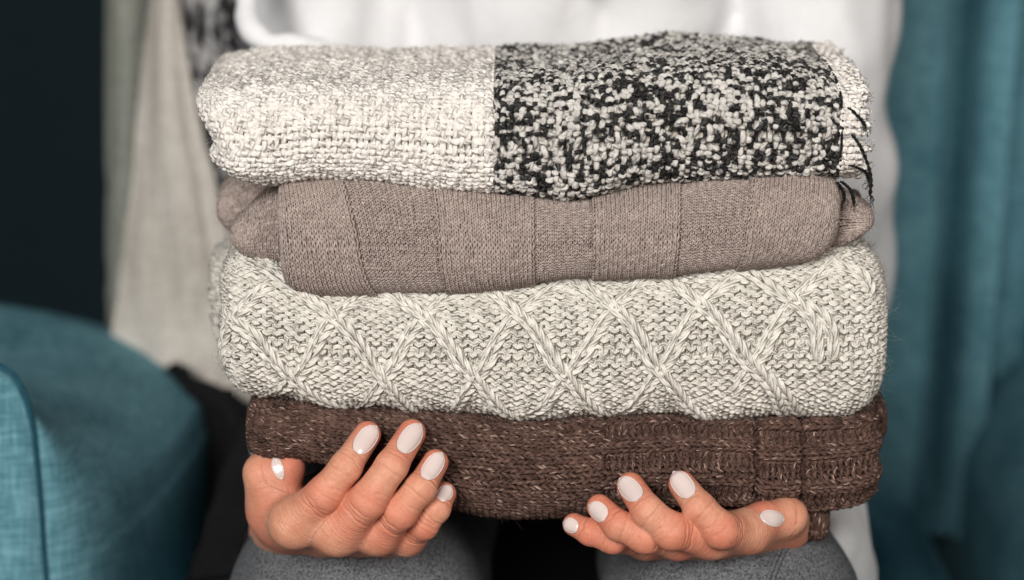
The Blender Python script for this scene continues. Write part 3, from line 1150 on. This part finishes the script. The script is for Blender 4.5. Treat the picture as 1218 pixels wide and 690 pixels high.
blanket_cl = Cloth([(230, 120), (300, 113), (440, 111), (587, 110), (700, 104), (830, 95), (930, 99), (1000, 111)],
                   [(240, 215), (290, 223), (324, 227), (370, 220), (429, 224), (481, 231), (533, 236), (585, 236), (620, 239), (703, 241), (764, 228),
                    (819, 224), (909, 221), (1000, 221)],
                   0.0, 243, 1000, 0.019, 0.016, 0.004, up=-0.02, lobe=lobe_blanket, ext=0.102, seed=1.3, amp=0.0016, e=0.82, aext=0.12, shrink=0.12,
                   yshift=lambda X, w: 0.004 * noise(X * 22, 3.0, 0.5))
c = blanket_cl
blanket = link("folded_blanket", c.base_mesh("folded_blanket", M['cream_base'], 0.0014), None,
               label="cream and black woven blanket with short fringe, topmost of the folded stack", category="blanket",
               group="folded knits in the held stack")


def weave(bag, cl, a0, a1, b0, b1, pa, pb, r, amp, tint, rfun=None, k=6, pts=6, wob=0.06):
    na, nb = int(round((a1 - a0) / pa)), int(round((b1 - b0) / pb))
    for warp in (0, 1):
        nrow, nst = (na, nb) if warp else (nb, na)
        n = nst * pts + 1
        t = np.linspace(0, nst, n)[None]
        rows = np.arange(nrow)[:, None]
        h = amp * np.cos(PI * (t + rows + warp)) + jit(nrow, n, amp * 0.35, pts * 0.8)
        along = t + jit(nrow, n, 0.05, pts) * 0
        across = rows + 0.5 * 0 + jit(nrow, n, wob, pts * 0.9)
        if warp:
            a, b = a0 + (across + 0.0) * (a1 - a0) / na, b0 + along * (b1 - b0) / nb
        else:
            a, b = a0 + along * (a1 - a0) / na, b0 + across * (b1 - b0) / nb
        tn = tint(a, b, warp, rows, t)
        rad = r * (1 + jit(nrow, n, 0.16, pts * 0.7))
        if rfun is not None:
            rad = rad * rfun(tn)
        pos, nrm = cl.at(a, b, h)
        bag.tubes(pos, nrm, np.clip(rad, 0.4 * r, 1.6 * r), k, tn, squash=0.9)


aL, aM, aR = c.xl + c.rl - c.rl * PI / 2 - 0.05, px_a(c, 588), px_a(c, 996)
bT, bB = c.Lq + 0.101, -c.Lq - 0.012
bag = Bag()
weave(bag, c, aL, aM, bB, bT, 0.0026, 0.0024, 0.00126, 0.00068,
      lambda a, b, wp, rows, t: 0.62 + 0.14 * noise(a * 400 + rows * 3.7, b * 400, wp * 9.0))
link("cream_weave", bag.mesh("cream_weave", M['cream_weave']), blanket, kind="stuff", label="plain cream woven half of the blanket")


def sp_tint(a, b, wp, rows, t):
    big = 0.10 * noise(a * 42, b * 70, 4.0)
    f = noise(t * 1.1 + rows * 13.7, rows * 7.1, wp * 5.5 + 0.5) * 1.0 + noise(a * 460, b * 540, wp * 0.0) * 0.65 + big
    return smooth(-0.08, 0.06, f - 0.04) * (0.78 + 0.12 * noise(a * 500, b * 500, 2.0)) + 0.03


bag = Bag()
weave(bag, c, aM + 0.0012, aR, bB, bT, 0.0027, 0.0024, 0.00114, 0.00085, sp_tint, lambda t: 0.80 + 0.30 * t, wob=0.20)
link("speckled_weave", bag.mesh("speckled_weave", M['speckle_weave']), blanket, kind="stuff", label="black and white speckled half of the blanket")
# a dark inner layer shows between the loops of the speckled half
bag = Bag()
bb = np.linspace(-c.Lq * 1.0, c.Lq + 0.100, 240)
p, n_ = c.at(np.full_like(bb, px_a(c, 994)) + 0.0004 * noise(bb * 300, 0.3), bb, 0.0017)
bag.tubes(p, n_, 0.00055, 5, 0.0)
link("edge_stitch", bag.mesh("edge_stitch", M['speckle_weave']), blanket, label="black stitched line before the fringe")
# the fringe: soft looped cords along the right edge
bs = np.arange(-c.Lq * 0.96, c.Lq + 0.100, 0.0030)
for q, b in enumerate(bs):
    bag = Bag()
    m = 26
    t = np.linspace(0, 1, m)
    Lf = (0.0112 + 0.0012 * math.sin(q * 2.3) + RNG.normal() * 0.0006)
    base, nb_ = c.at(np.full(m, px_a(c, 994)), np.full(m, b), 0.0)
    for lay in (0, 1):
        sway = RNG.normal(size=3) * 0.0006
        hh = (0.0006 - 0.0024 * lay) * np.ones(m) + 0.0004 * np.sin(t * PI * 5 + q)
        pos = base + nb_ * hh[:, None] + np.stack([Lf * t, 0.0012 * t**2, -0.0006 * t**2], -1) + sway[None] * (t**2)[:, None]
        tan = c.at(np.array([px_a(c, 994)]), np.array([b + 0.001]), 0.0)[0] - c.at(np.array([px_a(c, 994)]), np.array([b]), 0.0)[0]
        pos = pos + norm(tan) * (0.00035 * np.sin(t * PI * 9 + q * 1.1))[:, None]
        bag.tubes(pos, nb_, (0.00145 - 0.00035 * t**3) * (1 + 0.12 * np.sin(t * PI * 7 + q)), 6, 0.62 + 0.1 * RNG.normal())
    # the frayed end
    e = pos[-1]
    fr = e + np.cumsum(np.concatenate([np.zeros((14, 1, 3)), RNG.normal(size=(14, 5, 3)) * 0.0006 + np.array([0.0003, 0, 0])], 1), 1)
    bag.tubes(fr, np.broadcast_to([0.1, -1.0, 0.2], fr.shape), 0.00014, 3, 0.9)
    link("fringe", bag.mesh("fringe", M['cream_weave']), blanket)
for pts_ in ([(1012, 158, .004), (1022, 172, .001), (1031, 192, 0), (1036, 212, 0), (1035, 232, .002)],
             [(1010, 196, .006), (1021, 200, .003), (1030, 205, .002), (1033, 214, .002)],
             [(1001, 216, .008), (1010, 224, .006), (1014, 232, .006), (1016, 242, .007)],
             [(996, 217, .012), (1003, 228, .01), (1004, 238, .01)],
             [(1010, 128, .006), (1024, 142, .003), (1029, 150, .003)]):
    q = P([v[0] for v in pts_], [v[1] for v in pts_], [v[2] for v in pts_])
    tt = np.linspace(0, len(q) - 1, 22)
    fx = [hermite(np.arange(len(q)), q[:, i])(tt) for i in range(3)]
    pos = np.stack(fx, -1)
    bag = Bag()
    for o in (0, 1):
        off = 0.0005 * np.stack([np.cos(tt * 9 + o * PI), np.sin(tt * 9 + o * PI), 0 * tt], -1)
        bag.tubes(pos + off, np.broadcast_to([0.0, -1.0, 0.1], pos.shape), 0.00046, 5, 0.0)
    fr = pos[-1] + np.cumsum(np.concatenate([np.zeros((10, 1, 3)), RNG.normal(size=(10, 5, 3)) * 0.0006 + np.array([0, 0, -0.0006])], 1), 1)
    bag.tubes(fr, np.broadcast_to([0.1, -1.0, 0.2], fr.shape), 0.00012, 3, 0.0)
    link("tassel", bag.mesh("tassel", M['speckle_weave']), blanket, label="loose black yarn hanging from the fringe")
fuzz(c, "stray_fibres", 7000, M['cream_weave'], blanket, aL + 0.03, aM, bB, bT, 0.0042, 0.00005)
fuzz(c, "stray_fibres", 6000, M['speckle_weave'], blanket, aM, aR, bB, bT, 0.004, 0.00005, tint=0.8)

# ---- mushroom sweater with panels of knit and purl
c = Cloth([(335, 226), (375, 222), (430, 222), (520, 232), (620, 240), (700, 243), (760, 233), (820, 228), (900, 224), (1005, 224)],
          [(335, 352), (360, 361), (440, 361), (530, 355), (640, 346), (705, 341), (800, 337), (890, 331), (950, 325), (1005, 314)],
          -0.003, 338, 996, 0.018, 0.004, 0.010, seed=4.1, amp=0.0013, e=0.8, shrink=0.1,
          lobe=lambda w, a, s: smooth(s.xr - 0.05, s.xr + 0.004, a) * KPX * (9 * w - 2 - 10 * w * w)
          + smooth(s.xl + 0.05, s.xl - 0.004, a) * KPX * (-4 * w + 8 * smooth(-0.5, -1.0, w)))
mush = link("folded_sweater", c.base_mesh("folded_sweater", M['mushroom_base'], 0.0012), None,
            label="mushroom brown fine-knit sweater with alternating smooth and ridged panels, under the blanket", category="sweater",
            group="folded knits in the held stack")
edges = [((318, 226), (318, 348)), ((402, 226), (447, 348)), ((516, 234), (535, 338)), ((632, 240), (633, 332)), ((708, 243), (708, 332)),
         ((808, 232), (799, 323)), ((900, 229), (878, 325)), ((1030, 225), (1012, 312))]
eab = [(px_a(c, t_[0]), px_a(c, b_[0])) for t_, b_ in edges]
eab[0] = (c.xl + c.rl - c.rl * PI / 2 - 0.006,) * 2
eab[-1] = (c.xr - c.rr + c.rr * PI / 2 + 0.01, c.xr - c.rr + c.rr * PI / 2 + 0.004)
Lb0, Lb1 = -c.Lq - 0.012, c.Lq + 0.02
for i in range(7):
    (lt, lb), (rt, rb) = eab[i], eab[i + 1]
    wide = (rt + rb - lt - lb) / 2

    def amap(a, b, lt=lt, lb=lb, rt=rt, rb=rb):
        f = np.clip(b / c.Lq * 0.5 + 0.5, -0.3, 1.3)
        f = f + 0.02 * noise(b * 120, i * 3.3)
        return (lb + (lt - lb) * f) * (1 - a) + (rb + (rt - rb) * f) * a, b

    def hf(a, b, i=i):
        return 0.0 * a

    nw = wide / 0.00182
    bag = Bag()
    knit_side = i % 2 == 0
    rel = 0.0011 if knit_side else -0.0004
    knit(bag, c, 0.0, 1.0, Lb0, Lb1, 1.0 / round(nw), 0.00146, 0.00042, -1 if knit_side else 1, pts=10, k=4, amap=amap,
         hfun=lambda a, b, rel=rel: rel + 0 * a, wander=0.05, tintvar=0.08, hb=0.92, dz=0.00052, ax=0.24 if knit_side else 0.18)
    link("knit_panel", bag.mesh("knit_panel", M['mushroom']), mush, label="smooth panel of V stitches" if knit_side else "ridged panel of purl stitches")
# the raised chain of stitches where two panels meet
for i in range(1, 7):
    (lt, lb) = eab[i]
    bb = np.linspace(Lb0, Lb1, 200)
    f = np.clip(bb / c.Lq * 0.5 + 0.5, -0.3, 1.3)
    aa = lb + (lt - lb) * f
    bag = Bag()
    for s_ in (-1, 1):
        p, n_ = c.at(aa + s_ * 0.0006 + 0.0003 * np.sin(bb * 2 * PI / 0.0026), bb, 0.0011 + 0.0003 * np.cos(bb * 2 * PI / 0.0026))
        bag.tubes(p, n_, 0.0005, 4, 0.45)
    link("panel_seam", bag.mesh("panel_seam", M['mushroom']), mush)
fuzz(c, "stray_fibres", 4500, M['mushroom'], mush, c.xl - 0.005, c.xr, -c.Lq, c.Lq, 0.003, 0.00004, tint=0.8)


def roll(top, bot, Yf, xl, xr, d, rl, rr, mats, w, cc, r, side, parent, name, seed, pts=10, k=4, vert=False, tint=0.5, fz=300, label=None, **kw):
    """a smaller tucked-in piece of a garment: sleeve end or inner fold"""
    q = Cloth(top, bot, Yf, xl, xr, d, rl, rr, ext=0.03, seed=seed, aext=0.01, **kw)
    o = link(name, q.base_mesh(name, mats[0], 0.0006), parent)
    if label:
        o['label'] = label
    bg_ = Bag()
    A0, A1, B0, B1 = q.A[0] + 0.006, q.A[1] - 0.006, -q.Lq - 0.012, q.Lq + 0.014
    if vert:
        knit(bg_, q, B0, B1, A0, A1, w, cc, r, side, pts=pts, k=k, vert=True, tint=tint)
    else:
        knit(bg_, q, A0, A1, B0, B1, w, cc, r, side, pts=pts, k=k, tint=tint)
    link("knit_stitches", bg_.mesh("knit_stitches", mats[1]), o, kind="stuff")
    if fz:
        fuzz(q, "stray_fibres", fz, mats[1], o, A0, A1, B0, B1, 0.004, tint=0.7)
    return q


mm = (M['mushroom_base'], M['mushroom'])
roll([(272, 274), (290, 258), (318, 240), (350, 232)], [(272, 296), (285, 309), (315, 317), (350, 322)], 0.018, 275, 352, 0.012, 0.010, 0.008, mm,
     0.0017, 0.0015, 0.00055, -1, mush, "tucked_sleeve", 2.0, label="sleeve rolled into the left end")
roll([(256, 236), (275, 222), (330, 216)], [(256, 272), (275, 286), (330, 290)], 0.055, 259, 330, 0.012, 0.012, 0.01, mm,
     0.0019, 0.0016, 0.0006, -1, mush, "inner_fold", 2.7)
roll([(975, 232), (1010, 240), (1036, 256)], [(975, 300), (1005, 292), (1036, 272)], 0.016, 975, 1036, 0.009, 0.008, 0.006, mm,
     0.0017, 0.0015, 0.00055, -1, mush, "tucked_sleeve", 5.0, vert=True, label="sleeve end poking out at the right end")

# ---- cream cable-knit sweater
def lobe_cable(w, a, s):
    ml, mr = smooth(s.xl + 0.03, s.xl - 0.004, a), smooth(s.xr - 0.03, s.xr + 0.004, a)
    l = hermite([-1, -0.8, -0.4, -0.05, 0.15, 0.5, 1.0], [16, 8, 2, 0, 3, 0, 6])(w)
    r_ = hermite([-1, -0.8, -0.4, 0.2, 0.6, 1.0], [-14, -6, 0, 0, -3, -12])(w)
    return KPX * (l * ml + r_ * mr)


cable_cl = c = Cloth([(255, 325), (300, 328), (345, 338), (450, 345), (600, 340), (800, 326), (960, 310), (1062, 316)],
                     [(255, 474), (275, 480), (330, 480), (380, 491), (430, 494), (480, 497), (560, 502), (640, 509), (700, 505), (800, 503), (860, 508),
                      (930, 502), (1000, 506), (1040, 500), (1062, 490)],
                     0.001, 260, 1058, 0.024, 0.014, 0.016, seed=8.4, amp=0.0016, e=0.8, shrink=0.12, up=-0.05, lobe=lobe_cable)
cable = link("folded_sweater", c.base_mesh("folded_sweater", M['cable_base'], 0.0012), None,
             label="chunky cream sweater with diamond cable pattern, third down in the stack", category="sweater",
             group="folded knits in the held stack")
bag = Bag()
knit(bag, c, c.A[0] + 0.03, c.A[1] - 0.03, -c.Lq - 0.012, c.Lq + 0.04, 0.0045, 0.0030, 0.00120, 1, pts=14, k=6, tint=0.55, wander=0.055, hb=0.76)
link("knit_stitches", bag.mesh("knit_stitches", M['cable']), cable, kind="stuff", label="rows of purl bumps between the cables")

over = [[(258, 366), (273, 379), (300, 388), (326, 430), (371, 462), (402, 483)],
        [(335, 338), (371, 360), (405, 383), (433, 424), (464, 452), (488, 483)],
        [(450, 345), (474, 360), (516, 383), (540, 428), (571, 448), (595, 483)],
        [(570, 343), (599, 363), (630, 383), (654, 428), (684, 450), (705, 482)],
        [(685, 338), (713, 356), (752, 383), (765, 420), (798, 445), (819, 480)],
        [(790, 332), (816, 352), (855, 375), (869, 410), (908, 442), (922, 462), (926, 482)],
        [(890, 326), (918, 348), (955, 364), (972, 380), (974, 428)]]
under = [[(305, 350), (285, 378), (268, 398), (264, 434)],
         [(440, 347), (426, 358), (385, 383), (368, 431), (340, 455), (324, 478), (318, 486)],
         [(548, 347), (530, 358), (490, 388), (474, 434), (447, 452), (433, 480)],
         [(662, 342), (640, 358), (600, 383), (585, 430), (552, 455), (540, 485)],
         [(768, 338), (748, 355), (715, 380), (697, 425), (662, 450), (650, 480)],
         [(872, 333), (850, 352), (820, 375), (805, 415), (772, 445), (755, 478)],
         [(985, 318), (960, 345), (925, 372), (918, 405), (885, 438), (868, 470)],
         [(1000, 320), (1020, 326), (1032, 340), (1034, 356)],
         [(955, 364), (983, 378), (990, 398), (991, 426)],
         [(908, 442), (936, 460), (942, 482)]]


def strand(px, lift, name):
    """a two-stitch cable: a plait of slanted teardrop loops along its path"""
    ab = c.inv([q[0] for q in px], [q[1] for q in px])
    if px[-1][1] > 470:
        ab = np.concatenate([ab, [ab[-1] + norm(ab[-1] - ab[-3]) * 0.014]])
    if px[0][1] < 352:
        ab = np.concatenate([[ab[0] + norm(ab[0] - ab[2]) * 0.010], ab])
    s_ = np.concatenate([[0], np.cumsum(np.linalg.norm(np.diff(ab, axis=0), axis=1))])
    for _ in range(1):
        ab[1:-1] = ab[1:-1] * 0.6 + 0.2 * (ab[:-2] + ab[2:])
    s_ = np.concatenate([[0], np.cumsum(np.linalg.norm(np.diff(ab, axis=0), axis=1))])
    fa, fb = hermite(s_, ab[:, 0]), hermite(s_, ab[:, 1])
    L = s_[-1]
    pitch = 0.0050
    n = int(L / pitch)
    bg_ = Bag()
    m = 12
    t = np.linspace(0, 1, m)
    for sg in (-1, 1):
        k = np.arange(n)[:, None]
        s = (k + 0.5 * (sg > 0)) * pitch - 0.0016 + t[None] * 0.0104
        s = np.clip(s, 0, L)
        off = sg * (0.0020 - 0.0015 * smooth(0.15, 1.0, t))[None] + RNG.normal(size=(n, 1)) * 0.0001
        ca, cb = fa(s), fb(s)
        ta, tb = fa(s + 1e-4) - fa(s - 1e-4), fb(s + 1e-4) - fb(s - 1e-4)
        l = np.maximum(np.hypot(ta, tb), 1e-9)
        a, b = ca - tb / l * off, cb + ta / l * off
        h = lift * (0.45 + 0.55 * np.sin(PI * np.clip(s / L, 0.0, 1.0)) ** 0.4) + (-0.0010 + 0.0019 * np.sin(PI * np.clip(t * 1.05, 0, 1)))[None]
        pos, nr = c.at(a, b, h)
        rad = 0.00118 * (0.55 + 0.45 * np.sin(PI * (0.12 + 0.78 * t)))[None] * (1 + RNG.normal(size=(n, 1)) * 0.07)
        bg_.tubes(pos, nr, np.broadcast_to(rad, (n, m)), 7, 0.72 + RNG.normal(size=(n, 1)) * 0.08)
    link(name, bg_.mesh(name, M['cable']), cable)


for q in under:
    strand(q, 0.0013, "cable")
for q in over:
    strand(q, 0.0020, "cable")
fuzz(c, "stray_fibres", 8000, M['cable'], cable, c.A[0] + 0.045, c.A[1] - 0.045, -c.Lq - 0.006, c.Lq + 0.03, 0.0065, 0.00006, tint=0.75)
roll([(244, 318), (275, 305), (330, 300)], [(244, 400), (262, 440), (330, 450)], 0.075, 246, 330, 0.02, 0.02, 0.01, (M['cable_base'], M['cable']),
     0.0046, 0.0034, 0.0012, 1, cable, "inner_fold", 3.1, pts=10, k=5, fz=250)

# ---- dark brown sweater at the bottom of the stack
brown_cl = c = Cloth([(285, 488), (400, 492), (520, 500), (640, 508), (760, 506), (900, 506), (1058, 500)],
                     [(285, 554), (330, 559), (375, 563), (430, 581), (500, 605), (560, 624), (610, 630), (650, 630), (700, 626), (760, 617), (860, 614), (905, 619), (950, 623), (1000, 618), (1058, 607)],
                     0.004, 289, 1056, 0.022, 0.012, 0.012, seed=11.2, amp=0.0014, e=0.85, shrink=0.12,
                     lobe=lambda w, a, s: KPX * (smooth(s.xr - 0.03, s.xr + 0.004, a) * (-6 * w * w - 6 * smooth(-0.4, -1, w)) + smooth(s.xl + 0.03, s.xl, a) * 6 * w * w))
brown = link("folded_sweater", c.base_mesh("folded_sweater", M['brown_base'], 0.0026), None,
             label="dark brown flecked sweater with ribbed end, lowest in the stack, resting on the hands", category="sweater",
             group="folded knits in the held stack")
a905, a962, a715 = px_a(c, 905), px_a(c, 962), px_a(c, 715)


def rib(off, per=4, kn=2, start=None):
    def f(i, rows, nst, nrow):
        r_ = np.where(((i + off) % per) < kn, -1.0, 1.0) + 0.0 * rows
        if start is not None:
            r_ = np.where(rows < start, -1.0, r_)
        return r_
    return f


def ribh(off, b0, b1, w, per=4, kn=2, start=None, edges=()):
    def f(a, b):
        i = (b - b0) / w + off
        ph = (i % per) / per
        h = 0.0011 * np.cos(2 * PI * (ph - kn / per / 2))
        if start is not None:
            h = h * smooth(start - 0.006, start + 0.006, a)
        for e in edges:
            h = h - 0.0042 * np.exp(-((a - e) / 0.0024) ** 2)
        return h
    return f


W, CC, RR = 0.0032, 0.0028, 0.00082
B0, B1 = -c.Lq - 0.010, c.Lq + 0.016
nst = int(round((B1 - B0) / W))
we = (B1 - B0) / nst
for (x0, x1, off, start, eds, nm) in ((c.A[0] + 0.03, a905, 0, a715, (a905 + 0.0012,), "stockinette_body"), (a905 + 0.0005, a962, 1, None, (a905 - 0.001, a962 + 0.001), "ribbed_band"),
                                      (a962 + 0.0005, c.A[1] - 0.03, 1, None, (a962 - 0.001,), "ribbed_cuff")):
    bag = Bag()
    st = None if start is None else int(round((a715 - x0) / CC))
    knit(bag, c, B0, B1, x0, x1, W, CC, RR, rib(off, start=st), pts=13, k=5, vert=True, tint=0.42, hfun=ribh(off, B0, B1, we, start=start, edges=eds),
         wander=0.06, tintvar=0.10, ax=0.24, hb=0.95, dz=0.0014)
    link(nm, bag.mesh(nm, M['brown']), brown, kind="stuff")
fuzz(c, "stray_fibres", 3000, M['brown'], brown, c.A[0] + 0.045, c.A[1] - 0.045, -c.Lq - 0.004, c.Lq + 0.01, 0.0045, 0.00005, tint=0.6)
mb = (M['brown_base'], M['brown'])
roll([(957, 606), (975, 604), (997, 606)], [(957, 642), (975, 650), (997, 644)], 0.012, 960, 996, 0.008, 0.006, 0.006, mb, 0.0028, 0.0024, 0.0009, -1, brown,
     "dangling_cuff", 6.1, pts=10, k=5, fz=120, tint=0.35, label="sleeve cuff hanging below the right end")
roll([(1020, 486), (1045, 486), (1060, 490)], [(1020, 528), (1045, 530), (1060, 520)], 0.04, 1022, 1061, 0.008, 0.006, 0.006, mb, 0.0028, 0.0024, 0.0009, -1, brown,
     "inner_fold", 7.7, pts=10, k=5, fz=120)
